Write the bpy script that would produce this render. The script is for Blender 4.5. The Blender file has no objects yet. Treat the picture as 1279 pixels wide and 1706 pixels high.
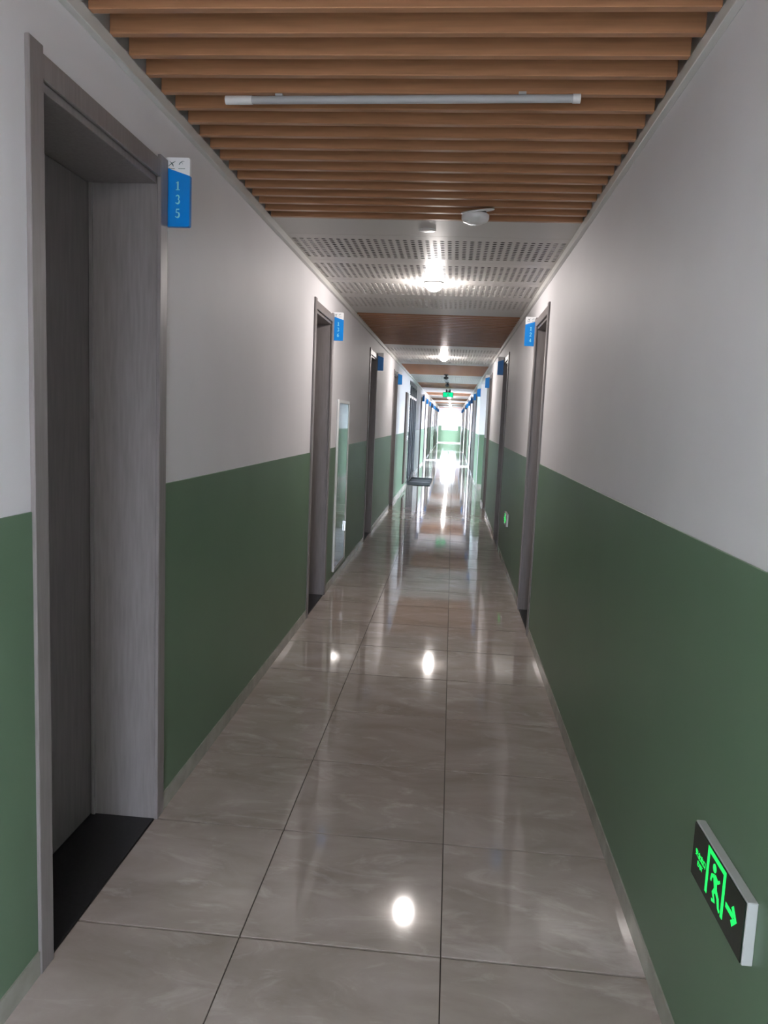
import bpy, bmesh, math, random
from mathutils import Matrix, Vector
random.seed(7)
S = bpy.context.scene
COL = S.collection

# ------------------------------------------------------------------ camera, sky, exposure
YAW, PITCH, ROLL, EYE, FPX = 0.08476233, 0.12151767, 0.04235222, 1.5512972, 1261.924
cy, sy, cp, sp, cr, sr = math.cos(YAW), math.sin(YAW), math.cos(PITCH), math.sin(PITCH), math.cos(ROLL), math.sin(ROLL)
fwd0, right0, up0 = Vector((-sy, cy, 0)), Vector((cy, sy, 0)), Vector((0, 0, 1))
fwd = cp*fwd0 - sp*up0
up1 = cp*up0 + sp*fwd0
rgt = cr*right0 + sr*up1
upv = -sr*right0 + cr*up1
cam = bpy.data.objects.new('camera', bpy.data.cameras.new('camera'))
COL.objects.link(cam)
M3 = Matrix((rgt, upv, -fwd)).transposed()
cam.matrix_world = Matrix.Translation((0, 0, EYE)) @ M3.to_4x4()
cam.data.sensor_fit = 'VERTICAL'
cam.data.sensor_height = 36.0
cam.data.sensor_width = 27.0
cam.data.lens = FPX/1706*36.0
cam.data.clip_start = 0.02
cam.data.clip_end = 400
S.camera = cam

SKY_STRENGTH = 34.0
LAMP_STRENGTH = 390.0
w = bpy.data.worlds.new('world'); S.world = w; w.use_nodes = True
bg = w.node_tree.nodes['Background']
bg.inputs['Color'].default_value = (0.76, 0.84, 1.0, 1)
bg.inputs['Strength'].default_value = SKY_STRENGTH
S.view_settings.view_transform = 'Standard'
S.view_settings.look = 'None'
S.view_settings.exposure = 0.05
S.view_settings.gamma = 1.0
S.view_settings.use_curve_mapping = False

# ------------------------------------------------------------------ dimensions (metres)
WL, WR = -1.055, 0.641            # faces of the two long walls
YB, YE = -3.2, 57.3               # back and far end of the corridor
ZC = 2.61                         # underside of slats and panels
ZW = 1.281                        # top of the green wainscot
TJ, TY, T = -0.5533, 2.0513, 0.6  # floor tile joints
MID = (WL+WR)/2

# ------------------------------------------------------------------ materials
def newmat(name):
    m = bpy.data.materials.new(name); m.use_nodes = True
    return m, m.node_tree, m.node_tree.nodes['Principled BSDF']
def N(nt, t, **kw):
    n = nt.nodes.new(t)
    for k, v in kw.items(): setattr(n, k, v)
    return n
def mat(name, col, rough=0.5, metal=0.0, spec=0.5, noise=0.0, scale=6.0, stretch=(1, 1, 1), bump=0.0, bscale=60.0):
    m, nt, b = newmat(name)
    b.inputs['Roughness'].default_value = rough
    b.inputs['Metallic'].default_value = metal
    b.inputs['Specular IOR Level'].default_value = spec
    b.inputs['Base Color'].default_value = (*col, 1)
    if noise or bump:
        tc = N(nt, 'ShaderNodeTexCoord'); mp = N(nt, 'ShaderNodeMapping')
        mp.inputs['Scale'].default_value = stretch
        nt.links.new(tc.outputs['Object'], mp.inputs['Vector'])
    if noise:
        nz = N(nt, 'ShaderNodeTexNoise'); nz.inputs['Scale'].default_value = scale; nz.inputs['Detail'].default_value = 5
        nt.links.new(mp.outputs['Vector'], nz.inputs['Vector'])
        rp = N(nt, 'ShaderNodeValToRGB')
        rp.color_ramp.elements[0].position = 0.3; rp.color_ramp.elements[1].position = 0.7
        rp.color_ramp.elements[0].color = (*[c*(1-noise) for c in col], 1)
        rp.color_ramp.elements[1].color = (*[min(1, c*(1+noise)) for c in col], 1)
        nt.links.new(nz.outputs['Fac'], rp.inputs['Fac'])
        nt.links.new(rp.outputs['Color'], b.inputs['Base Color'])
    if bump:
        nb = N(nt, 'ShaderNodeTexNoise'); nb.inputs['Scale'].default_value = bscale; nb.inputs['Detail'].default_value = 3
        nt.links.new(mp.outputs['Vector'], nb.inputs['Vector'])
        bp = N(nt, 'ShaderNodeBump'); bp.inputs['Strength'].default_value = bump; bp.inputs['Distance'].default_value = 0.002
        nt.links.new(nb.outputs['Fac'], bp.inputs['Height'])
        nt.links.new(bp.outputs['Normal'], b.inputs['Normal'])
    return m
def emit(name, col, strength):
    m, nt, b = newmat(name)
    b.inputs['Base Color'].default_value = (*col, 1)
    b.inputs['Emission Color'].default_value = (*col, 1)
    b.inputs['Emission Strength'].default_value = strength
    return m
def glass(name, tint, rough=0.02, ior=1.45):
    m, nt, b = newmat(name)
    nt.nodes.remove(b)
    out = nt.nodes['Material Output']
    tr = N(nt, 'ShaderNodeBsdfTransparent'); tr.inputs['Color'].default_value = (*tint, 1)
    gl = N(nt, 'ShaderNodeBsdfGlossy'); gl.inputs['Roughness'].default_value = rough
    fr = N(nt, 'ShaderNodeFresnel'); fr.inputs['IOR'].default_value = ior
    mx = N(nt, 'ShaderNodeMixShader')
    nt.links.new(fr.outputs['Fac'], mx.inputs['Fac'])
    nt.links.new(tr.outputs['BSDF'], mx.inputs[1]); nt.links.new(gl.outputs['BSDF'], mx.inputs[2])
    nt.links.new(mx.outputs['Shader'], out.inputs['Surface'])
    return m
def tile_mat():
    m, nt, b = newmat('polished_stone_tile')
    tc = N(nt, 'ShaderNodeTexCoord'); oi = N(nt, 'ShaderNodeObjectInfo')
    ad = N(nt, 'ShaderNodeVectorMath', operation='ADD')
    ml = N(nt, 'ShaderNodeMath', operation='MULTIPLY'); ml.inputs[1].default_value = 37.0
    cb = N(nt, 'ShaderNodeCombineXYZ')
    nt.links.new(oi.outputs['Random'], ml.inputs[0])
    for i in range(3): nt.links.new(ml.outputs[0], cb.inputs[i])
    nt.links.new(tc.outputs['Object'], ad.inputs[0]); nt.links.new(cb.outputs[0], ad.inputs[1])
    mp = N(nt, 'ShaderNodeMapping'); mp.inputs['Scale'].default_value = (1.0, 2.1, 1); mp.inputs['Rotation'].default_value = (0, 0, 0.22)
    nt.links.new(ad.outputs[0], mp.inputs['Vector'])
    n1 = N(nt, 'ShaderNodeTexNoise'); n1.inputs['Scale'].default_value = 2.4; n1.inputs['Detail'].default_value = 8; n1.inputs['Roughness'].default_value = 0.6; n1.inputs['Distortion'].default_value = 0.5
    nt.links.new(mp.outputs[0], n1.inputs['Vector'])
    r1 = N(nt, 'ShaderNodeValToRGB')
    e = r1.color_ramp.elements
    e[0].position = 0.30; e[0].color = (0.32, 0.272, 0.24, 1)
    e[1].position = 0.72; e[1].color = (0.465, 0.405, 0.375, 1)
    x = r1.color_ramp.elements.new(0.5); x.color = (0.395, 0.338, 0.302, 1)
    nt.links.new(n1.outputs['Fac'], r1.inputs['Fac'])
    n2 = N(nt, 'ShaderNodeTexNoise'); n2.inputs['Scale'].default_value = 3.6; n2.inputs['Detail'].default_value = 9; n2.inputs['Roughness'].default_value = 0.66; n2.inputs['Distortion'].default_value = 1.0
    nt.links.new(mp.outputs[0], n2.inputs['Vector'])
    r2 = N(nt, 'ShaderNodeValToRGB')
    e = r2.color_ramp.elements
    e[0].position = 0.54; e[0].color = (0, 0, 0, 1)
    e[1].position = 0.80; e[1].color = (0.9, 0.9, 0.9, 1)
    nt.links.new(n2.outputs['Fac'], r2.inputs['Fac'])
    mx = N(nt, 'ShaderNodeMix', data_type='RGBA')
    mx.inputs['B'].default_value = (0.60, 0.54, 0.51, 1)
    nt.links.new(r2.outputs['Color'], mx.inputs['Factor']); nt.links.new(r1.outputs['Color'], mx.inputs['A'])
    nt.links.new(mx.outputs['Result'], b.inputs['Base Color'])
    b.inputs['Roughness'].default_value = 0.055
    b.inputs['Specular IOR Level'].default_value = 0.55
    return m

MT = dict(
    white=mat('white_wall_paint', (0.79, 0.772, 0.79), 0.6, noise=0.025, scale=2.0, bump=0.12, bscale=90),
    green=mat('green_gloss_paint', (0.127, 0.2, 0.128), 0.42, spec=0.28, noise=0.05, scale=1.5, bump=0.06, bscale=25),
    skirt=mat('skirting_tile', (0.33, 0.325, 0.28), 0.22, noise=0.15, scale=9),
    tile=tile_mat(),
    grout=mat('dark_grout', (0.075, 0.062, 0.052), 0.8),
    casing=mat('taupe_laminate', (0.232, 0.208, 0.205), 0.42, noise=0.10, scale=14, stretch=(6, 6, 0.5)),
    leaf=mat('shaded_taupe_laminate', (0.15, 0.132, 0.128), 0.45, noise=0.12, scale=14, stretch=(5, 5, 0.4)),  # casing laminate with the recess shade put into its colour
    black=mat('black_granite', (0.012, 0.012, 0.013), 0.35, noise=0.3, scale=80),
    slat=mat('wood_grain_baffle', (0.46, 0.228, 0.115), 0.30, noise=0.14, scale=9, stretch=(0.5, 9, 9)),
    panel=mat('white_aluminium_panel', (0.66, 0.63, 0.60), 0.42, metal=0.0, spec=0.5),
    trim=mat('grey_white_trim', (0.70, 0.69, 0.66), 0.35),
    void=mat('dark_ceiling_void', (0.035, 0.03, 0.028), 0.9),
    plain=mat('white_plastic', (0.80, 0.80, 0.79), 0.35),
    tube=mat('milky_tube', (0.45, 0.455, 0.46), 0.5, spec=0.3),
    grey=mat('grey_plastic', (0.45, 0.45, 0.45), 0.4),
    dark=mat('dark_plastic', (0.02, 0.02, 0.022), 0.4),
    blue=mat('blue_sign_film', (0.0, 0.265, 0.80), 0.3),
    signwhite=mat('white_sign_board', (0.92, 0.93, 0.95), 0.3),
    numeral=mat('pale_blue_numeral', (0.36, 0.86, 1.0), 0.4),
    ink=mat('dark_teal_ink', (0.06, 0.12, 0.13), 0.5),
    alu=mat('brushed_aluminium', (0.72, 0.73, 0.74), 0.25, metal=0.9),
    frame=mat('white_frame', (0.82, 0.83, 0.82), 0.35),
    darkframe=mat('dark_bronze_frame', (0.045, 0.05, 0.06), 0.3, metal=0.3),
    acrylic=mat('black_acrylic', (0.010, 0.018, 0.012), 0.2, spec=0.2),
    steel=mat('satin_steel_case', (0.50, 0.52, 0.51), 0.4, metal=0.2),
    mat=mat('charcoal_mat', (0.025, 0.025, 0.03), 0.95, bump=0.6, bscale=300),
    matgrey=mat('grey_mat_stripe', (0.11, 0.105, 0.115), 0.9),
    ground=mat('pale_concrete_ground', (0.22, 0.215, 0.21), 0.9, noise=0.1, scale=0.5),
    cabglass=mat('smoked_cabinet_glass', (0.055, 0.062, 0.058), 0.06, spec=0.3),
    brown=mat('brown_cabinet_paint', (0.085, 0.06, 0.05), 0.4),
    lamp=emit('lit_lamp_dome', (1.0, 0.93, 0.89), LAMP_STRENGTH),
    green_led=emit('green_exit_led', (0.01, 0.85, 0.12), 0.95),
    green_far=emit('green_exit_panel', (0.0, 0.85, 0.33), 0.9),
    glass=glass('clear_window_glass', (0.95, 0.97, 0.96)),
    tint=glass('green_tinted_glass', (0.35, 0.45, 0.42)),
)

# ------------------------------------------------------------------ helpers
def bx(bm, a, b):
    x0, y0, z0 = [min(p, q) for p, q in zip(a, b)]; x1, y1, z1 = [max(p, q) for p, q in zip(a, b)]
    v = [bm.verts.new(p) for p in ((x0,y0,z0),(x1,y0,z0),(x1,y1,z0),(x0,y1,z0),(x0,y0,z1),(x1,y0,z1),(x1,y1,z1),(x0,y1,z1))]
    for f in ((0,3,2,1),(4,5,6,7),(0,1,5,4),(1,2,6,5),(2,3,7,6),(3,0,4,7)):
        bm.faces.new([v[i] for i in f])
    return v
def mesh(name, bm, m, bevel=0.0, weld=False):
    if weld: bmesh.ops.remove_doubles(bm, verts=bm.verts, dist=1e-5)
    if bevel:
        bmesh.ops.bevel(bm, geom=list(bm.edges), offset=bevel, segments=1, affect='EDGES', profile=0.7)
    bmesh.ops.recalc_face_normals(bm, faces=bm.faces)
    me = bpy.data.meshes.new(name); bm.to_mesh(me); bm.free()
    me.materials.append(m)
    return me
def link(name, data, parent=None, loc=(0, 0, 0)):
    o = bpy.data.objects.new(name, data); COL.objects.link(o)
    o.location = loc
    if parent: o.parent = parent
    return o
def box(name, a, b, m, parent=None, bevel=0.0):
    bm = bmesh.new(); bx(bm, a, b)
    return link(name, mesh(name, bm, m, bevel), parent)
def lathe(name, prof, m, parent=None, seg=32, loc=(0, 0, 0), smooth=True):
    bm = bmesh.new(); rings = []
    for r, z in prof:
        if r < 1e-6: rings.append([bm.verts.new((0, 0, z))])
        else: rings.append([bm.verts.new((r*math.cos(2*math.pi*i/seg), r*math.sin(2*math.pi*i/seg), z)) for i in range(seg)])
    for A, B in zip(rings, rings[1:]):
        for i in range(seg):
            j = (i+1) % seg
            if len(A) == 1 and len(B) == 1: continue
            if len(A) == 1: bm.faces.new((A[0], B[i], B[j]))
            elif len(B) == 1: bm.faces.new((A[i], B[0], A[j]))
            else: bm.faces.new((A[i], B[i], B[j], A[j]))
    me = mesh(name, bm, m)
    if smooth:
        for p in me.polygons: p.use_smooth = True
    return link(name, me, parent, loc)
def prism(bm, pts, depth, frame):
    """polygon pts (u, v) extruded by depth along w; frame maps (u, v, w) to xyz"""
    A = [bm.verts.new(frame(u, v, 0)) for u, v in pts]; B = [bm.verts.new(frame(u, v, depth)) for u, v in pts]
    bm.faces.new(A); bm.faces.new(list(reversed(B)))
    n = len(pts)
    for i in range(n): bm.faces.new((A[i], B[i], B[(i+1) % n], A[(i+1) % n]))
def ribbon_poly(pts, wd):
    """outline of a brush stroke through pts with half widths wd"""
    L, R = [], []
    for i, (x, y) in enumerate(pts):
        a = pts[max(0, i-1)]; b = pts[min(len(pts)-1, i+1)]
        dx, dy = b[0]-a[0], b[1]-a[1]; d = math.hypot(dx, dy) or 1
        h = wd[i] if hasattr(wd, '__len__') else wd
        L.append((x-dy/d*h, y+dx/d*h)); R.append((x+dy/d*h, y-dx/d*h))
    return L, R
def stroke(bm, pts, wd, depth, frame):
    L, R = ribbon_poly(pts, wd)
    T0 = [(bm.verts.new(frame(*l, depth)), bm.verts.new(frame(*r, depth)), bm.verts.new(frame(*l, 0)), bm.verts.new(frame(*r, 0))) for l, r in zip(L, R)]
    for a, b in zip(T0, T0[1:]):
        bm.faces.new((a[0], a[1], b[1], b[0])); bm.faces.new((a[0], b[0], b[2], a[2])); bm.faces.new((a[1], a[3], b[3], b[1]))
    a, b = T0[0], T0[-1]
    bm.faces.new((a[0], a[2], a[3], a[1])); bm.faces.new((b[0], b[1], b[3], b[2]))
def arc(cx, cy_, rx, ry, a0, a1, n=14):
    return [(cx+rx*math.cos(math.radians(a0+(a1-a0)*i/n)), cy_+ry*math.sin(math.radians(a0+(a1-a0)*i/n))) for i in range(n+1)]
def thing(name, label, cat, loc=(0, 0, 0), group=None, rotz=0.0):
    o = bpy.data.objects.new(name, None); COL.objects.link(o)
    o.location = loc; o.rotation_euler = (0, 0, rotz); o.empty_display_size = 0.1
    tag(o, label, cat, group); return o
def tag(o, label, cat, group=None):
    o['label'] = label; o['category'] = cat
    if group: o['group'] = group
    return o
def setting(name, loc=(0, 0, 0), rotz=0.0):
    o = bpy.data.objects.new(name, None); COL.objects.link(o); o.location = loc; o.rotation_euler = (0, 0, rotz)
    o.empty_display_size = 0.1; o['kind'] = 'structure'; return o
def dup(root, loc, rotz=0.0):
    r = root.copy(); COL.objects.link(r); r.location = loc; r.rotation_euler = (0, 0, rotz)
    for ch in list(root.children):
        c = ch.copy(); COL.objects.link(c); c.parent = r
        for g in list(ch.children):
            d = g.copy(); COL.objects.link(d); d.parent = c
    return r

# ------------------------------------------------------------------ layout along the corridor
PITCH_D = 3.8
L_DOORS = [2.266, 6.065, 9.85, 13.66] + [25.06+PITCH_D*k for k in range(8)]
R_DOORS = [5.985, 9.82, 13.65] + [21.55+PITCH_D*k for k in range(9) if k != 5]
HALF_O, HALF_I = 0.442, 0.378          # half width of casing outside / opening
L_GAP = (18.25, 21.6)                  # glazed entrance
R_GAP = (15.25, 18.75)                 # side passage
R_GAP2 = (38.95, 42.15)                # second side passage, added to bring daylight into the far stretch
E_GAP = (55.9, 56.8)                   # doorways added on both sides to brighten the end wall
L_GAP2, R_GAP3 = (29.95, 31.45), (26.5, 28.0)   # side doorways added to daylight the middle stretch
B_GAP = (-2.0, 0.2)                   # unseen right-side passage behind the camera, added to daylight the left wall
GAP_TOP = 2.5

# ------------------------------------------------------------------ walls
def wall(name, face, sgn, gaps):
    """sgn: outward direction (+1 right wall, -1 left). gaps: (y0, y1, top)"""
    th = 0.34
    ys = sorted({YB-0.3, YE+0.3} | {y for g in gaps for y in g[:2]})
    tops = sorted({g[2] for g in gaps} | {-0.15, 3.0})
    bm = bmesh.new()
    for a, b in zip(ys, ys[1:]):
        for c, d in zip(tops, tops[1:]):
            m = (a+b)/2; mz = (c+d)/2
            if any(g[0] < m < g[1] and -0.0 < mz < g[2] for g in gaps): continue
            bx(bm, (face, a, c), (face+sgn*0.302, b, d))
            bx(bm, (face+sgn*0.302, a, c), (face+sgn*th, b, d))
    for g in gaps:
        if g[2] == 2.356: bx(bm, (face+sgn*0.302, g[0], -0.15), (face+sgn*th, g[1], 2.356))  # unseen solid backing behind the leaves, added to stop light leaking in
    o = link(name, mesh(name, bm, MT['white'], weld=True)); o['kind'] = 'structure'
    return o
gl = [(y-0.402, y+0.402, 2.356) for y in L_DOORS] + [(*L_GAP, GAP_TOP), (*L_GAP2, GAP_TOP), (*E_GAP, GAP_TOP), (6.868, 7.592, 1.712)]
gr_ = [(y-0.402, y+0.402, 2.356) for y in R_DOORS] + [(*R_GAP, GAP_TOP), (*R_GAP2, GAP_TOP), (*R_GAP3, GAP_TOP), (*E_GAP, GAP_TOP), (*B_GAP, GAP_TOP)]
# the hydrant cabinet sits in a shallow niche: keep the wall solid there
gl = [g for g in gl if g[2] > 2]
wall_left = wall('wall_left', WL, -1, gl)
wall_right = wall('wall_right', WR, +1, gr_)
bm = bmesh.new()                   # unseen back wall; its open doorway is added for light from behind
for c in (((WL-0.34, YB-0.3, -0.15), (-0.45, YB, 2.05)), ((0.42, YB-0.3, -0.15), (WR+0.34, YB, 2.05)), ((WL-0.34, YB-0.3, 2.05), (-0.45, YB, 3.0)), ((-0.45, YB-0.3, 2.05), (0.42, YB, 3.0)), ((0.42, YB-0.3, 2.05), (WR+0.34, YB, 3.0))):
    bx(bm, *c)
link('wall_back', mesh('wall_back', bm, MT['white'], weld=True))['kind'] = 'structure'

def runs(doors, gaps, y0, y1, half=HALF_O):
    cuts = sorted([(y-half, y+half) for y in doors] + list(gaps))
    out, a = [], y0
    for c, d in cuts:
        if c > a: out.append((a, c))
        a = max(a, d)
    if a < y1: out.append((a, y1))
    return out
base_left, base_right = setting('baseboard_left'), setting('baseboard_right')
for wobj, face, s, rr, base in ((wall_left, WL, 1, runs(L_DOORS, [L_GAP, L_GAP2, E_GAP], YB, YE), base_left), (wall_right, WR, -1, runs(R_DOORS, [R_GAP, R_GAP2, R_GAP3, E_GAP, B_GAP], YB, YE), base_right)):
    for a, b in rr:
        bm = bmesh.new(); bx(bm, (face-s*0.001, a, 0.068), (face+s*0.004, b, ZW))
        link('wainscot_panel', mesh('wainscot_panel', bm, MT['green'], 0.0012), wobj)
        # skirting tiles, cut where the floor joints fall
        k = math.floor((a-TY)/T); y = a
        while y < b-1e-4:
            k += 1; e = min(b, TY+k*T)
            if e-y > 0.004:
                box('skirting_tile', (face-s*0.001, y+0.0012, 0.0), (face+s*0.009, e-0.0012, 0.07), MT['skirt'], base)
            y = e

# far wall with its window
zb, zt, xa, xb = 0.98, 2.45, -0.78, 0.38
bm = bmesh.new()
for c in (((WL-0.34, YE, -0.15), (xa, YE+0.3, zb)), ((xa, YE, -0.15), (xb, YE+0.3, zb)), ((xb, YE, -0.15), (WR+0.34, YE+0.3, zb)),
          ((WL-0.34, YE, zb), (xa, YE+0.3, zt)), ((xb, YE, zb), (WR+0.34, YE+0.3, zt)),
          ((WL-0.34, YE, zt), (xa, YE+0.3, 3.0)), ((xa, YE, zt), (xb, YE+0.3, 3.0)), ((xb, YE, zt), (WR+0.34, YE+0.3, 3.0))):
    bx(bm, *c)
wall_end = link('wall_end', mesh('wall_end', bm, MT['white'], weld=True)); wall_end['kind'] = 'structure'
box('wainscot_panel', (WL+0.004, YE-0.004, 0.07), (WR-0.004, YE+0.001, zb-0.01), MT['green'], wall_end)
box('wainscot_panel', (WL+0.004, YE-0.004, zb-0.01), (xa-0.03, YE+0.001, ZW), MT['green'], wall_end)
box('wainscot_panel', (xb+0.03, YE-0.004, zb-0.01), (WR-0.004, YE+0.001, ZW), MT['green'], wall_end)
win = setting('window_1')
for a, b in (((xa, zb), (xa+0.05, zt)), ((xb-0.05, zb), (xb, zt)), ((MID-0.03, zb+0.05), (MID+0.03, zt-0.05))):
    box('window_stile', (a[0], YE+0.10, a[1]), (b[0], YE+0.16, b[1]), MT['frame'], win)
for z0, z1 in ((zb, zb+0.05), (zt-0.05, zt)):
    box('window_rail', (xa+0.05, YE+0.10, z0), (xb-0.05, YE+0.16, z1), MT['frame'], win)
for x0, x1 in ((xa+0.05, MID-0.03), (MID+0.03, xb-0.05)):
    box('pane', (x0, YE+0.127, zb+0.05), (x1, YE+0.133, zt-0.05), MT['glass'], win)
box('window_sill', (xa-0.03, YE-0.02, zb-0.03), (xb+0.03, YE+0.10, zb), MT['frame'], win)

# ------------------------------------------------------------------ floor: screed, then tiles with open joints
floor = box('floor', (WL-0.32, YB-0.28, -0.12), (WR+0.32, YE+0.28, -0.006), MT['grout']); floor['kind'] = 'structure'
cols = [(WL, TJ), (TJ, TJ+T), (TJ+T, WR)]
tm = {}
def tile_mesh(wd, ln):
    key = (round(wd, 4), round(ln, 4))
    if key not in tm:
        bm = bmesh.new(); bx(bm, (-wd/2+0.0018, -ln/2+0.0042, -0.012), (wd/2-0.0018, ln/2-0.0042, 0))
        tm[key] = mesh('tile', bm, MT['tile'], 0.0006)
    return tm[key]
NEAR_END = TY + 21*T
k = -8
bmf = bmesh.new()
while TY+k*T < YE:
    y0, y1 = TY+k*T, min(TY+(k+1)*T, YE)
    if y1 <= YB: k += 1; continue
    y0 = max(y0, YB)
    for x0, x1 in cols:
        if y1 <= NEAR_END+1e-4:
            link('tile', tile_mesh(x1-x0, y1-y0), floor, ((x0+x1)/2, (y0+y1)/2, 0))
        else:
            bx(bmf, (x0+0.0020, y0+0.0020, -0.012), (x1-0.0020, y1-0.0020, 0))
    k += 1
far_tiles = link('far_tiles', mesh('far_tiles', bmf, MT['tile']), floor); far_tiles['kind'] = 'stuff'

# ------------------------------------------------------------------ ceiling: soffit, wood baffles, perforated metal panels
ceiling = box('ceiling', (WL-0.34, YB-0.3, 2.86), (WR+0.34, YE+0.3, 3.05), MT['void']); ceiling['kind'] = 'structure'
XA, XB = WL+0.024, WR-0.024
bm = bmesh.new(); bx(bm, (XA, 0, 0), (XB, 0.027, 0.10))
slat_me = mesh('slat', bm, MT['slat'], 0.002)
def wood(y0, y1):
    n = int((y1-y0+1e-3)/0.129)
    for i in range(n+1):
        y = y1-0.027-0.129*i
        if y > y0: link('slat', slat_me, ceiling, (0, y, ZC))
def perforated_mesh(ncol=37, nrow=11, pc=0.0444, pr=0.0482, r=0.0145, ln=0.725):
    bm = bmesh.new()
    x0 = MID-0.0-ncol*pc/2; y0 = (ln-nrow*pr)/2
    cache = {}
    def V(x, y, z=0.0):
        k = (round(x, 5), round(y, 5), round(z, 5))
        if k not in cache: cache[k] = bm.verts.new((x, y, z))
        return cache[k]
    for i in range(ncol):
        for j in range(nrow):
            cx, cyy = x0+(i+.5)*pc, y0+(j+.5)*pr
            oc = [(cx+r*math.cos(math.radians(22.5+45*q)), cyy+r*math.sin(math.radians(22.5+45*q))) for q in range(8)]
            ob = [(cx+pc/2, cyy), (cx+pc/2, cyy+pr/2), (cx, cyy+pr/2), (cx-pc/2, cyy+pr/2), (cx-pc/2, cyy), (cx-pc/2, cyy-pr/2), (cx, cyy-pr/2), (cx+pc/2, cyy-pr/2)]
            iv = [V(*p) for p in oc]; ov = [V(*p) for p in ob]
            for q in range(8):   # oc[q] lies between the directions ob[q] and ob[q+1]
                bm.faces.new((iv[q], iv[q-1], ov[q]))
                bm.faces.new((iv[q], ov[q], ov[(q+1) % 8]))
            iw = [V(p[0], p[1], 0.0015) for p in oc]
            for q in range(8): bm.faces.new((iv[q], iv[q-1], iw[q-1], iw[q]))
    x1, y1 = x0+ncol*pc, y0+nrow*pr
    g = 0.0012
    bot = [V(x0+i*pc/2, y0) for i in range(2*ncol+1)]; top = [V(x0+i*pc/2, y1) for i in range(2*ncol+1)]
    lef = [V(x0, y0+j*pr/2) for j in range(2*nrow+1)]; rig = [V(x1, y0+j*pr/2) for j in range(2*nrow+1)]
    a, b, c, d = V(XA, g), V(XB, g), V(XB, ln-g), V(XA, ln-g)
    bm.faces.new([a, b]+list(reversed(bot))); bm.faces.new([c, d]+top)
    bm.faces.new([d, a]+lef); bm.faces.new([b, c]+list(reversed(rig)))
    ua, ub, uc, ud = V(XA, g, 0.03), V(XB, g, 0.03), V(XB, ln-g, 0.03), V(XA, ln-g, 0.03)
    for p, q, s, t in ((a, b, ub, ua), (b, c, uc, ub), (c, d, ud, uc), (d, a, ua, ud)): bm.faces.new((p, q, s, t))
    return mesh('perforated_panel', bm, MT['panel'])
perf_me = perforated_mesh()
def plain_mesh(ln):
    bm = bmesh.new(); bx(bm, (XA, 0.0012, 0), (XB, ln-0.0012, 0.03)); return mesh('plain_panel', bm, MT['panel'], 0.001)
plain_a, plain_b = plain_mesh(0.345), plain_mesh(0.335)
PERIOD = 6.7
METAL0 = 4.186
lamp_y = []
for q in range(-1, 9):
    m0 = METAL0+PERIOD*q
    m1 = m0+0.345+4*0.725+0.335
    if m0 > YB-1 and m1 < YE:
        link('plain_panel', plain_a, ceiling, (0, m0, ZC))
        for i in range(4): link('perforated_panel', perf_me, ceiling, (0, m0+0.345+0.725*i, ZC))
        link('plain_panel', plain_b, ceiling, (0, m0+0.345+2.9, ZC))
        lamp_y.append(m0+0.345+1.45)
        wood(m1, min(m0+PERIOD, YE))
wood(YB, METAL0-PERIOD)
for nm, x0, x1 in (('trim_1', WL, XA), ('trim_2', XB, WR)):
    t = box(nm, (x0, YB, 2.572), (x1, YE, 2.613), MT['trim'], bevel=0.002); t['kind'] = 'structure'

# ------------------------------------------------------------------ doors: casing, lining, leaf, threshold (local +x faces the corridor)
def door_parts(root):
    c = MT['casing']
    for s in (-1, 1):
        bm = bmesh.new(); bx(bm, (-0.001, s*HALF_I, 0), (0.013, s*HALF_O, 2.422)); link('casing', mesh('casing', bm, c, 0.002), root)
        bm = bmesh.new(); bx(bm, (-0.30, s*(HALF_I+0.006), 0), (-0.001, s*0.4015, 2.354)); link('jamb', mesh('jamb', bm, c, 0.0015), root)
        bm = bmesh.new(); bx(bm, (-0.246, s*(HALF_I-0.004), 0), (-0.234, s*(HALF_I+0.006), 2.326)); link('door_stop', mesh('door_stop', bm, c, 0.001), root)
    bm = bmesh.new(); bx(bm, (-0.001, -HALF_I, 2.346), (0.011, HALF_I, 2.406)); link('head_casing', mesh('head_casing', bm, c, 0.002), root)
    bm = bmesh.new(); bx(bm, (-0.30, -HALF_I-0.006, 2.326), (-0.004, HALF_I+0.006, 2.354)); link('head_jamb', mesh('head_jamb', bm, c, 0.0015), root)
    bm = bmesh.new(); bx(bm, (-0.29, -HALF_I-0.003, 0.004), (-0.247, HALF_I+0.003, 2.324)); leaf = link('door_leaf', mesh('door_leaf', bm, MT['leaf'], 0.002), root)
    bm = bmesh.new(); bx(bm, (-0.247, -HALF_I+0.04, 0.93), (-0.241, -HALF_I+0.08, 1.13))
    link('handle_plate', mesh('handle_plate', bm, MT['alu'], 0.002), leaf)
    bm = bmesh.new(); bx(bm, (-0.241, -HALF_I+0.053, 1.04), (-0.20, -HALF_I+0.067, 1.054)); bx(bm, (-0.212, -HALF_I+0.053, 1.04), (-0.198, -HALF_I+0.17, 1.054))
    link('handle', mesh('handle', bm, MT['alu'], 0.003), leaf)
    bm = bmesh.new(); bx(bm, (-0.30, -HALF_I-0.006, -0.012), (-0.004, HALF_I+0.006, 0.001)); link('threshold', mesh('threshold', bm, MT['black'], 0.001), root)
proto = setting('door_1', (WL, L_DOORS[0], 0)); door_parts(proto)
i = 1
for face, rot, lst in ((WL, 0.0, L_DOORS[1:]), (WR, math.pi, R_DOORS)):
    for y in lst:
        i += 1
        d = dup(proto, (face, y, 0), rot); d.name = 'door_%d' % i

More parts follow.
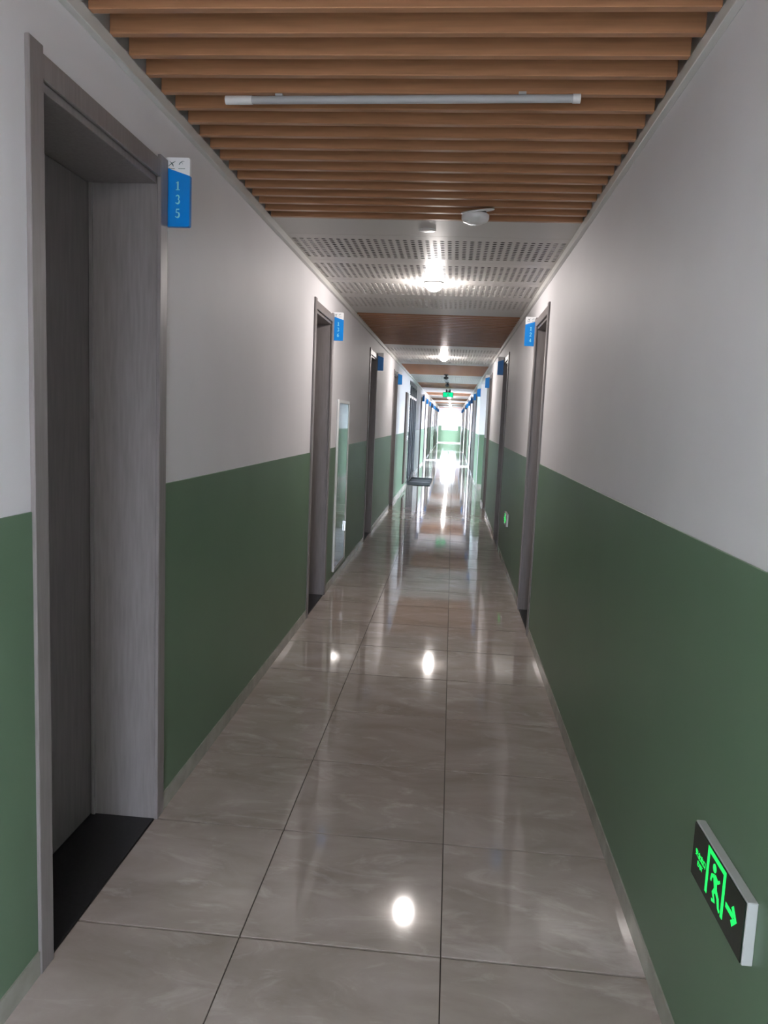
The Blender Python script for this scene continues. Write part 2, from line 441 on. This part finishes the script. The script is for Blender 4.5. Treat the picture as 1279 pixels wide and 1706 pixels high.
# ------------------------------------------------------------------ side passages with daylight (right, some added for the light), glazed entrance (left)
def passage(g, depth, nf):
    x0, x1 = WR+0.34, WR+0.34+depth
    y0, y1 = g
    for y, yy, nm in ((y0, y0-0.2, 'wall_passage_near'), (y1, y1+0.2, 'wall_passage_far')):
        o = box(nm, (x0, y, -0.1), (x1, yy, 3.0), MT['white']); o['kind'] = 'structure'
        s = 1 if yy < y else -1
        box('wainscot_panel', (WR+0.02, y-s*0.001, 0.07), (x1, y+s*0.004, ZW), MT['green'], o)
        box('skirting_tile', (WR+0.02, y-s*0.001, 0.0), (x1, y+s*0.009, 0.07), MT['skirt'], o)
    c = box('ceiling_passage', (x0, y0-0.2, 2.62), (x1, y1+0.2, 2.75), MT['white']); c['kind'] = 'structure'
    fl = box('floor_passage', (WR+0.002, y0, -0.1), (x1+0.6, y1, -0.0035), MT['grout']); fl['kind'] = 'structure'
    y = y0
    while y < y1-1e-3:
        ye = min(y+T, y1); x = WR
        while x < x1-1e-3:
            xe = min(x+T, x1)
            link('tile', tile_mesh(xe-x, ye-y), fl, ((x+xe)/2, (y+ye)/2, 0))
            x = xe
        y = ye
    return x1
px = passage(R_GAP, 3.2, 1)
passage(R_GAP2, 1.6, 2)
passage(B_GAP, 2.0, 3)
# glazed outer door of the side passage
pd = setting('window_2')
ys = [R_GAP[0], R_GAP[0]+0.875, R_GAP[0]+1.75, R_GAP[0]+2.625, R_GAP[1]]
for a in ys: box('window_stile', (px-0.06, max(a-0.03, ys[0]+0.001), 0), (px, min(a+0.03, ys[-1]-0.001), 2.62), MT['darkframe'], pd)
for a, b in zip(ys, ys[1:]):
    box('pane', (px-0.034, a+0.031, 0.002), (px-0.028, b-0.031, 2.61), MT['glass'], pd)

ent = setting('window_3')
n = 4
ys = [L_GAP[0]+(L_GAP[1]-L_GAP[0])*k/n for k in range(n+1)]
box('head_rail', (WL-0.10, ys[0], 2.40), (WL+0.012, ys[-1], 2.499), MT['darkframe'], ent)
box('transom_rail', (WL-0.08, ys[0]+0.04, 2.10), (WL+0.004, ys[-1]-0.04, 2.16), MT['darkframe'], ent)
for k, a in enumerate(ys):
    box('post', (WL-0.08, max(a-0.04, ys[0]+0.001), 0), (WL+0.010, min(a+0.04, ys[-1]-0.001), 2.40), MT['alu'] if k in (0,) else MT['darkframe'], ent)
for k, (a, b) in enumerate(zip(ys, ys[1:])):
    box('pane', (WL-0.045, a+0.041, 0.10), (WL-0.039, b-0.041, 2.10), MT['tint'] if k in (0, 2) else MT['glass'], ent)
    box('transom_pane', (WL-0.045, a+0.041, 2.16), (WL-0.039, b-0.041, 2.40), MT['tint'], ent)
    box('bottom_rail', (WL-0.07, a+0.041, 0.012), (WL-0.01, b-0.041, 0.10), MT['darkframe'], ent)
ground = box('ground', (-90, -60, -0.5), (90, 160, -0.14), MT['ground']); ground['kind'] = 'structure'

# ------------------------------------------------------------------ blade signs beside the doors
DIG = {
 '1': [([(0.08, 0.80), (0.2, 0.84), (0.30, 0.93)], 0.035), ([(0.30, 0.97), (0.30, 0.05)], 0.075), ([(0.06, 0.035), (0.54, 0.035)], 0.035)],
 '2': [(arc(0.28, 0.72, 0.20, 0.24, 170, -35, 12)+[(0.30, 0.36), (0.14, 0.16), (0.06, 0.06)], [0.05]*4+[0.07]*7+[0.055]*5), ([(0.04, 0.055), (0.52, 0.055)], 0.055), ([(0.52, 0.02), (0.56, 0.22)], 0.025)],
 '3': [(arc(0.26, 0.74, 0.19, 0.22, 160, -75, 12), [0.04]*4+[0.065]*6+[0.04]*3), (arc(0.25, 0.28, 0.24, 0.26, 75, -150, 14), [0.04]*4+[0.075]*7+[0.045]*4)],
 '4': [([(0.38, 0.98), (0.38, 0.02)], 0.07), ([(0.36, 0.95), (0.04, 0.33)], 0.035), ([(0.02, 0.31), (0.58, 0.31)], 0.05)],
 '5': [([(0.14, 0.92), (0.50, 0.92)], 0.06), ([(0.15, 0.95), (0.11, 0.55)], 0.035), ([(0.11, 0.55)]+arc(0.24, 0.29, 0.25, 0.29, 95, -145, 14), [0.04]*4+[0.075]*8+[0.045]*4)],
 '6': [([(0.50, 0.96), (0.32, 0.86), (0.17, 0.70), (0.10, 0.48)], [0.03, 0.045, 0.06, 0.065]), (arc(0.29, 0.30, 0.19, 0.25, 180, -180, 22), 0.06)],
}
SW, SH, ST = 0.088, 0.234, 0.016
def blade(wall_face, sgn, y, digits, label, group=None):
    """sgn=+1: fixed to the left wall, -1: to the right wall; front faces -Y (towards the camera)"""
    root = thing('door_sign', label, 'sign', (wall_face+sgn*SW/2, y, 2.318), group)
    F = lambda u, v, d: (u, -d, v)
    hw, hh, r = SW/2, SH/2, 0.006
    def rounded(u0, u1, v0, v1, corners):
        P = []
        for cx, cv, a0, on in ((u1, v1, 0, corners[0]), (u0, v1, 90, corners[1]), (u0, v0, 180, corners[2]), (u1, v0, 270, corners[3])):
            if on:
                ox = cx-r if cx == u1 else cx+r; ov = cv-r if cv == v1 else cv+r
                P += [(ox+r*math.cos(math.radians(a0+t)), ov+r*math.sin(math.radians(a0+t))) for t in (0, 30, 60, 90)]
            else: P.append((cx, cv))
        return P
    bm = bmesh.new(); prism(bm, rounded(-hw, hw, -hh, hh, (1, 1, 1, 1)), ST, F)
    link('board', mesh('board', bm, MT['signwhite']), root)
    # blue lower field, its top edge falling away from the wall
    vin, vout = hh-0.034, hh-0.062
    vl, vr = (vin, vout) if sgn > 0 else (vout, vin)
    P = [(hw+0.0006, vr), (-hw-0.0006, vl)]
    P += [(-hw-0.0006+r*(1-math.cos(math.radians(t))), -hh-0.0006+r*(1-math.sin(math.radians(t)))) for t in (0, 45, 90)]
    P += [(hw+0.0006-r*(1-math.cos(math.radians(t))), -hh-0.0006+r*(1-math.sin(math.radians(t)))) for t in (90, 45, 0)]
    bm = bmesh.new(); prism(bm, P, ST+0.0026, lambda u, v, d: (u, 0.0013-d, v))
    link('blue_field', mesh('blue_field', bm, MT['blue']), root)
    FF = lambda u, v, d: (u, -(ST+0.0012)-d, v)
    FW = lambda u, v, d: (u, -ST-d, v)
    if digits:
        h, wd = 0.030, 0.0295
        for q, ch in enumerate(digits):
            bm = bmesh.new(); v0 = 0.0068-0.0465*q
            for pts, ww in DIG[ch]:
                stroke(bm, [((x-0.29)*wd+0.001, v0+yv*h) for x, yv in pts], [t*wd*1.3 for t in ww] if hasattr(ww, '__len__') else ww*wd*1.3, 0.0006, FF)
            link('numeral', mesh('numeral', bm, MT['numeral']), root)
        # two small emblems over a line of tiny lettering each
        ou = -0.022 if sgn > 0 else -0.018
        bm = bmesh.new()
        stroke(bm, [(ou-0.013, hh-0.030), (ou-0.004, hh-0.023), (ou+0.005, hh-0.017), (ou+0.014, hh-0.013)], [0.0003, 0.0012, 0.0014, 0.0003], 0.0004, FW)
        stroke(bm, [(ou-0.008, hh-0.013), (ou-0.001, hh-0.018), (ou+0.004, hh-0.025), (ou+0.006, hh-0.031)], [0.0003, 0.0013, 0.0020, 0.0004], 0.0004, FW)
        link('emblem', mesh('emblem', bm, MT['ink']), root)
        bm = bmesh.new(); o2 = ou+0.036
        stroke(bm, [(o2-0.010, hh-0.024), (o2-0.004, hh-0.0165), (o2+0.003, hh-0.0125), (o2+0.010, hh-0.013)], [0.0012, 0.0014, 0.0009, 0.0003], 0.0004, FW)
        stroke(bm, [(o2-0.002, hh-0.017), (o2+0.002, hh-0.018), (o2+0.004, hh-0.023)], [0.0004, 0.0006, 0.0003], 0.0004, FW)
        link('emblem', mesh('emblem', bm, MT['ink']), root)
        for oo in (ou-0.001, o2):
            bm = bmesh.new(); n = 7
            for q in range(n): 
                u = oo-0.0115+q*0.0034
                prism(bm, [(u, hh-0.0385), (u+0.0027, hh-0.0385), (u+0.0027, hh-0.0362), (u, hh-0.0362)], 0.0003, FW)
            st = link('fine_lettering', mesh('fine_lettering', bm, MT['ink']), root); st['kind'] = 'stuff'
    return root
Ysign = lambda y: y+0.468
blade(WL, 1, Ysign(L_DOORS[0]), '135', 'large near blue and white door sign reading 135 beside the nearest door')
blade(WL, 1, Ysign(L_DOORS[1]), '136', 'blue and white door sign reading 136 between doorway and hose cabinet')
blade(WR, -1, Ysign(R_DOORS[0]), '124', 'blue and white door sign reading 124 beside the first right hand door')
blade(WL, 1, Ysign(L_DOORS[2]), '', 'blue door sign on the left wall just beyond the glass hose cabinet')
blade(WL, 1, Ysign(L_DOORS[3]), '', 'smaller blue door sign beside the last left door before the glazed entrance')
blade(WR, -1, Ysign(R_DOORS[1]), '', 'dark blue door sign beside the second right hand door')
blade(WR, -1, Ysign(R_DOORS[2]), '', 'blue door sign beside the third right door, before the side passage')
blade(WR, -1, R_GAP[1]+0.1, '', 'dark blue sign on the far corner of the right hand side passage')
ORD = ['first', 'second', 'third', 'fourth', 'fifth', 'sixth', 'seventh', 'eighth', 'ninth']
for face, s, lst, lb, gp in ((WL, 1, L_DOORS[4:], 'tiny dark door sign, %s along the left wall beyond the glazed entrance', 'far left wall door signs'),
                             (WR, -1, R_DOORS[3:], 'tiny dark door sign, %s along the right wall beyond the side passage', 'far right wall door signs')):
    first = None
    for y in lst:
        if first is None: d = first = blade(face, s, Ysign(y), '', lb, gp)
        else: d = dup(first, (face+s*SW/2, Ysign(y), 2.318))
        d['label'] = lb % ORD[lst.index(y)]

# ------------------------------------------------------------------ ceiling lamps
def dome(y, lit, label, group=None):
    root = thing('ceiling_lamp', label, 'lamp', (MID+0.008, y, ZC), group)
    lathe('lamp_base', [(0, 0), (0.072, 0), (0.074, -0.004), (0.072, -0.012), (0.068, -0.014), (0, -0.014)], MT['plain'], root)
    lathe('lamp_globe', [(0.066*math.sin(math.radians(a)), -0.014-0.056*math.cos(math.radians(a))) for a in range(90, 0, -9)]+[(0, -0.070)], MT['lamp'] if lit else MT['tube'], root)
    return root
for y in lamp_y:
    if y < 0: dome(y, True, 'lit round ceiling lamp overhead just behind the viewer')
    elif y < 6.5: dome(y, True, 'glaring round ceiling lamp in the nearest perforated metal ceiling bay')
    elif y < 13.5: dome(y, True, 'lit round ceiling lamp in the second perforated ceiling bay')
    elif y < 20: dome(y, False, 'unlit round ceiling lamp in the third perforated ceiling bay')
    elif y < 27: dome(y, False, 'unlit round ceiling lamp in the bay above the hanging exit sign')
    else: dome(y, True, 'small lit round ceiling lamp, %s after the hanging exit sign' % ['first', 'second', 'third', 'fourth', 'fifth'][int((y-27)/PERIOD)], 'far ceiling lamps')

# flush disc on the first plain panel
d = lathe('ceiling_disc', [(0, 0), (0.047, 0), (0.049, -0.002), (0.046, -0.004), (0.02, -0.005), (0, -0.005)], MT['plain'], None, 32, (-0.197, 4.385, ZC))
tag(d, 'small flush white disc cap in the plain strip behind the smoke detector', 'ceiling cap')

# tube light under the slats
t = thing('tube_light', 'unlit white tube light fixed across the wooden ceiling slats', 'lamp', (-0.232, 2.62, 2.594), rotz=-0.027)
def bar(name, x0, x1, r, m, seg=20):
    bm = bmesh.new(); A = []; 
    for x in (x0, x1): A.append([bm.verts.new((x, r*math.cos(2*math.pi*i/seg), r*math.sin(2*math.pi*i/seg)*1.0)) for i in range(seg)])
    for i in range(seg): bm.faces.new((A[0][i], A[1][i], A[1][(i+1) % seg], A[0][(i+1) % seg]))
    bm.faces.new(A[0]); bm.faces.new(list(reversed(A[1])))
    return link(name, mesh(name, bm, m), t)
bar('tube', -0.493, 0.560, 0.0125, MT['tube'])
bar('end_cap', -0.584, -0.493, 0.0140, MT['plain'])
bar('end_cap', 0.560, 0.584, 0.0140, MT['plain'])
for x in (-0.4, 0.4):
    bm = bmesh.new(); bx(bm, (x-0.012, -0.013, 0.010), (x+0.012, 0.013, 0.018)); link('clip', mesh('clip', bm, MT['grey']), t)

# smoke detectors: tilted base plate with the head hanging off it
def detector(loc, label, cat='smoke detector', m1='plain', tilt=-0.14):
    root = thing('smoke_detector', label, cat, loc)
    b = lathe('base_plate', [(0, 0.005), (0.080, 0.005), (0.083, 0.002), (0.083, -0.002), (0.078, -0.004), (0, -0.004)], MT[m1], root); b.rotation_euler = (0.2, tilt, 0)
    lathe('neck', [(0, -0.004), (0.05, -0.004), (0.05, -0.018), (0, -0.018)], MT['dark'], root, loc=(-0.006, 0, 0))
    lathe('detector_head', [(0, -0.016), (0.064, -0.016), (0.068, -0.020), (0.068, -0.036), (0.060, -0.048), (0.040, -0.055), (0.036, -0.060), (0, -0.062)], MT[m1], root, loc=(-0.010, 0, 0))
    for q in range(2):
        lathe('indicator', [(0, 0), (0.005, 0), (0.004, -0.003), (0, -0.004)], MT['plain'], root, 12, (-0.045+0.05*q, -0.03, -0.053))
    return root
detector((0.068, 3.905, 2.587), 'white smoke detector hanging loose from a tilted plate by the last slats')
for y, lb in ((17.3, 'dark small detector hanging from the ceiling before the unlit lamp bay'), (20.7, 'dark small detector hanging from the ceiling nearer the hanging exit sign')):
    r = thing('ceiling_detector', lb, 'smoke detector', (-0.2, y, ZC))
    lathe('mount', [(0, 0), (0.05, 0), (0.05, -0.02), (0.02, -0.025), (0.02, -0.05), (0, -0.05)], MT['dark'], r)  # dark colour stands in for the backlit silhouette
    lathe('detector_head', [(0, -0.05), (0.045, -0.05), (0.055, -0.07), (0.05, -0.10), (0.02, -0.115), (0, -0.115)], MT['dark'], r)

# ------------------------------------------------------------------ evacuation sign low on the right wall
def wall_exit_sign(yc, label, detail=True):
    """centre at local origin; local +x into the room (rotated pi on the right wall), local y to the reader's ... left is -y after rotation"""
    root = thing('exit_sign', label, 'sign', (WR-0.004, yc, 0.588), None, math.pi)
    hl, hh, dp = 0.156, 0.066, 0.024
    # after the half turn local +y points to world -Y (reader's right)
    bm = bmesh.new(); bx(bm, (0, -hl, -hh), (dp-0.003, hl, hh)); link('case', mesh('case', bm, MT['steel'], 0.0015), root)
    bm = bmesh.new(); bx(bm, (dp-0.003, -hl+0.003, -hh+0.003), (dp, hl-0.003, hh-0.003)); link('face_plate', mesh('face_plate', bm, MT['acrylic'], 0.0008), root)
    F = lambda u, v, d: (dp+d*1.0, u, v)
    Yc = yc; P = lambda Y, z: (Yc-Y, z-0.588)
    bm = bmesh.new()
    stroke(bm, [P(1.6297, 0.541), P(1.6297, 0.639)], 0.0058, 0.0006, F)
    stroke(bm, [P(1.6355, 0.643), P(1.527, 0.6435)], 0.0056, 0.0006, F)
    stroke(bm, [P(1.533, 0.639), P(1.533, 0.545)], 0.0058, 0.0006, F)
    link('door_outline', mesh('door_outline', bm, MT['green_led']), root)
    bm = bmesh.new()   # running figure
    prism(bm, [P(1.590+0.0095*math.cos(a*math.pi/8), 0.6205+0.0095*math.sin(a*math.pi/8)) for a in range(16)], 0.0006, F)
    stroke(bm, [P(1.585, 0.606), P(1.579, 0.592), P(1.575, 0.578)], [0.009, 0.0085, 0.007], 0.0006, F)
    stroke(bm, [P(1.586, 0.605), P(1.602, 0.598), P(1.606, 0.584)], [0.004, 0.004, 0.003], 0.0006, F)
    stroke(bm, [P(1.583, 0.607), P(1.567, 0.602), P(1.556, 0.610)], [0.004, 0.004, 0.003], 0.0006, F)
    stroke(bm, [P(1.577, 0.579), P(1.588, 0.566), P(1.577, 0.552), P(1.592, 0.548)], [0.0055, 0.0055, 0.0045, 0.0035], 0.0006, F)
    stroke(bm, [P(1.574, 0.580), P(1.559, 0.570), P(1.553, 0.553), P(1.545, 0.549)], [0.006, 0.0055, 0.0045, 0.0035], 0.0006, F)
    link('running_figure', mesh('running_figure', bm, MT['green_led']), root)
    bm = bmesh.new()   # arrow
    stroke(bm, [P(1.516, 0.588), P(1.475, 0.588)], 0.0055, 0.0006, F)
    stroke(bm, [P(1.481, 0.606), P(1.462, 0.588), P(1.481, 0.570)], [0.006, 0.007, 0.006], 0.0006, F)
    link('arrow', mesh('arrow', bm, MT['green_led']), root)
    if detail:
        for txt, size, zz in (('\u5b89\u5168\u51fa\u53e3', 0.0172, 0.585), ('EXIT', 0.0165, 0.566)):
            cu = bpy.data.curves.new('lettering', 'FONT'); cu.body = txt; cu.size = size; cu.align_x = 'CENTER'; cu.extrude = 0.0003
            tmp = bpy.data.objects.new('lettering', cu); COL.objects.link(tmp)
            dg = bpy.context.evaluated_depsgraph_get()
            me = bpy.data.meshes.new_from_object(tmp.evaluated_get(dg)); bpy.data.objects.remove(tmp)
            me.materials.clear(); me.materials.append(MT['green_led'])
            u, v = P(1.676, zz)
            o = link('lettering', me, root)
            o.matrix_local = Matrix(((0, 0, 1, dp+0.0004), (1, 0, 0, u), (0, 1, 0, v), (0, 0, 0, 1)))
    return root
e1 = wall_exit_sign(1.578, 'green lit running figure exit sign on the green wall nearest the viewer')
e2 = dup(e1, (WR-0.004, 8.16, 0.545), math.pi)
e2['label'] = 'small green glowing exit sign low on the wall between first and second right doors'

# hanging exit sign
h = thing('hanging_exit_sign', 'green lit exit sign hanging from the ceiling far down the corridor', 'sign', (-0.2, 25.2, 2.44))
bm = bmesh.new(); bx(bm, (-0.17, -0.012, -0.085), (0.17, 0.012, 0.085)); link('case', mesh('case', bm, MT['dark'], 0.003), h)
bm = bmesh.new(); bx(bm, (-0.155, -0.016, -0.07), (0.155, -0.012, 0.07)); link('lit_panel', mesh('lit_panel', bm, MT['green_far'], 0.001), h)
for x in (-0.06, 0.06):
    bm = bmesh.new(); bx(bm, (x-0.02, -0.01, 0.085), (x+0.02, 0.01, 0.171)); link('hanger', mesh('hanger', bm, MT['dark']), h)
F = lambda u, v, d: (u, -0.016-d, v)
bm = bmesh.new()
stroke(bm, [(-0.03, 0.045), (0.0, 0.015), (-0.02, -0.02), (-0.045, -0.045)], 0.010, 0.0008, F); stroke(bm, [(0.0, -0.005), (0.03, -0.045)], 0.009, 0.0008, F)
stroke(bm, [(-0.05, 0.01), (-0.02, 0.03), (0.03, 0.01)], 0.008, 0.0008, F)
link('running_figure', mesh('running_figure', bm, MT['signwhite']), h)

# ------------------------------------------------------------------ fire hose cabinet, electrical cabinet
c = thing('hose_cabinet', 'white framed glass fire hose cabinet on the left wall past door 136', 'cabinet', (WL, 7.23, 0.0))
def cb(name, a, b, m, bevel=0.001):
    bm = bmesh.new(); bx(bm, a, b); return link(name, mesh(name, bm, m, bevel), c)
cb('body', (-0.001, -0.36, 0.122), (0.010, 0.36, 1.712), MT['grey'])
for s in (-1, 1): cb('frame_stile', (0.010, s*0.362, 0.12), (0.024, s*0.335, 1.714), MT['frame'])
cb('frame_rail', (0.010, -0.335, 1.684), (0.024, 0.335, 1.714), MT['frame'])
cb('frame_rail', (0.010, -0.335, 0.12), (0.024, 0.335, 0.150), MT['grey'])
dr = cb('glass_door', (0.010, -0.332, 0.153), (0.018, 0.332, 1.681), MT['cabglass'])
bm = bmesh.new(); bx(bm, (0.018, 0.27, 0.42), (0.034, 0.285, 0.52)); link('handle', mesh('handle', bm, MT['alu'], 0.002), dr)
e = thing('electrical_cabinet', 'tall narrow brown cabinet on the left wall just before the glazed entrance', 'cabinet', (WL+0.0045, 16.95, 0))
bm = bmesh.new(); bx(bm, (0.0, -0.3, 0.15), (0.03, 0.3, 2.16)); link('body', mesh('body', bm, MT['brown'], 0.002), e)
bm = bmesh.new(); bx(bm, (0.03, -0.28, 0.17), (0.042, 0.28, 2.14)); dd = link('cabinet_door', mesh('cabinet_door', bm, MT['brown'], 0.002), e)
bm = bmesh.new(); bx(bm, (0.042, 0.22, 1.1), (0.055, 0.235, 1.22)); link('handle', mesh('handle', bm, MT['alu'], 0.002), dd)

# ------------------------------------------------------------------ entrance mat
m = thing('door_mat', 'dark striped entrance mat on the floor by the glazed entrance', 'mat', (-0.76, 19.5, 0.0))
bm = bmesh.new(); bx(bm, (-0.28, -1.25, 0.0005), (0.29, 1.25, 0.012)); link('mat_body', mesh('mat_body', bm, MT['mat'], 0.003), m)
for y in (-0.35, 0.35):
    bm = bmesh.new(); bx(bm, (-0.25, y-0.10, 0.012), (0.26, y+0.10, 0.014)); link('stripe', mesh('stripe', bm, MT['matgrey']), m)
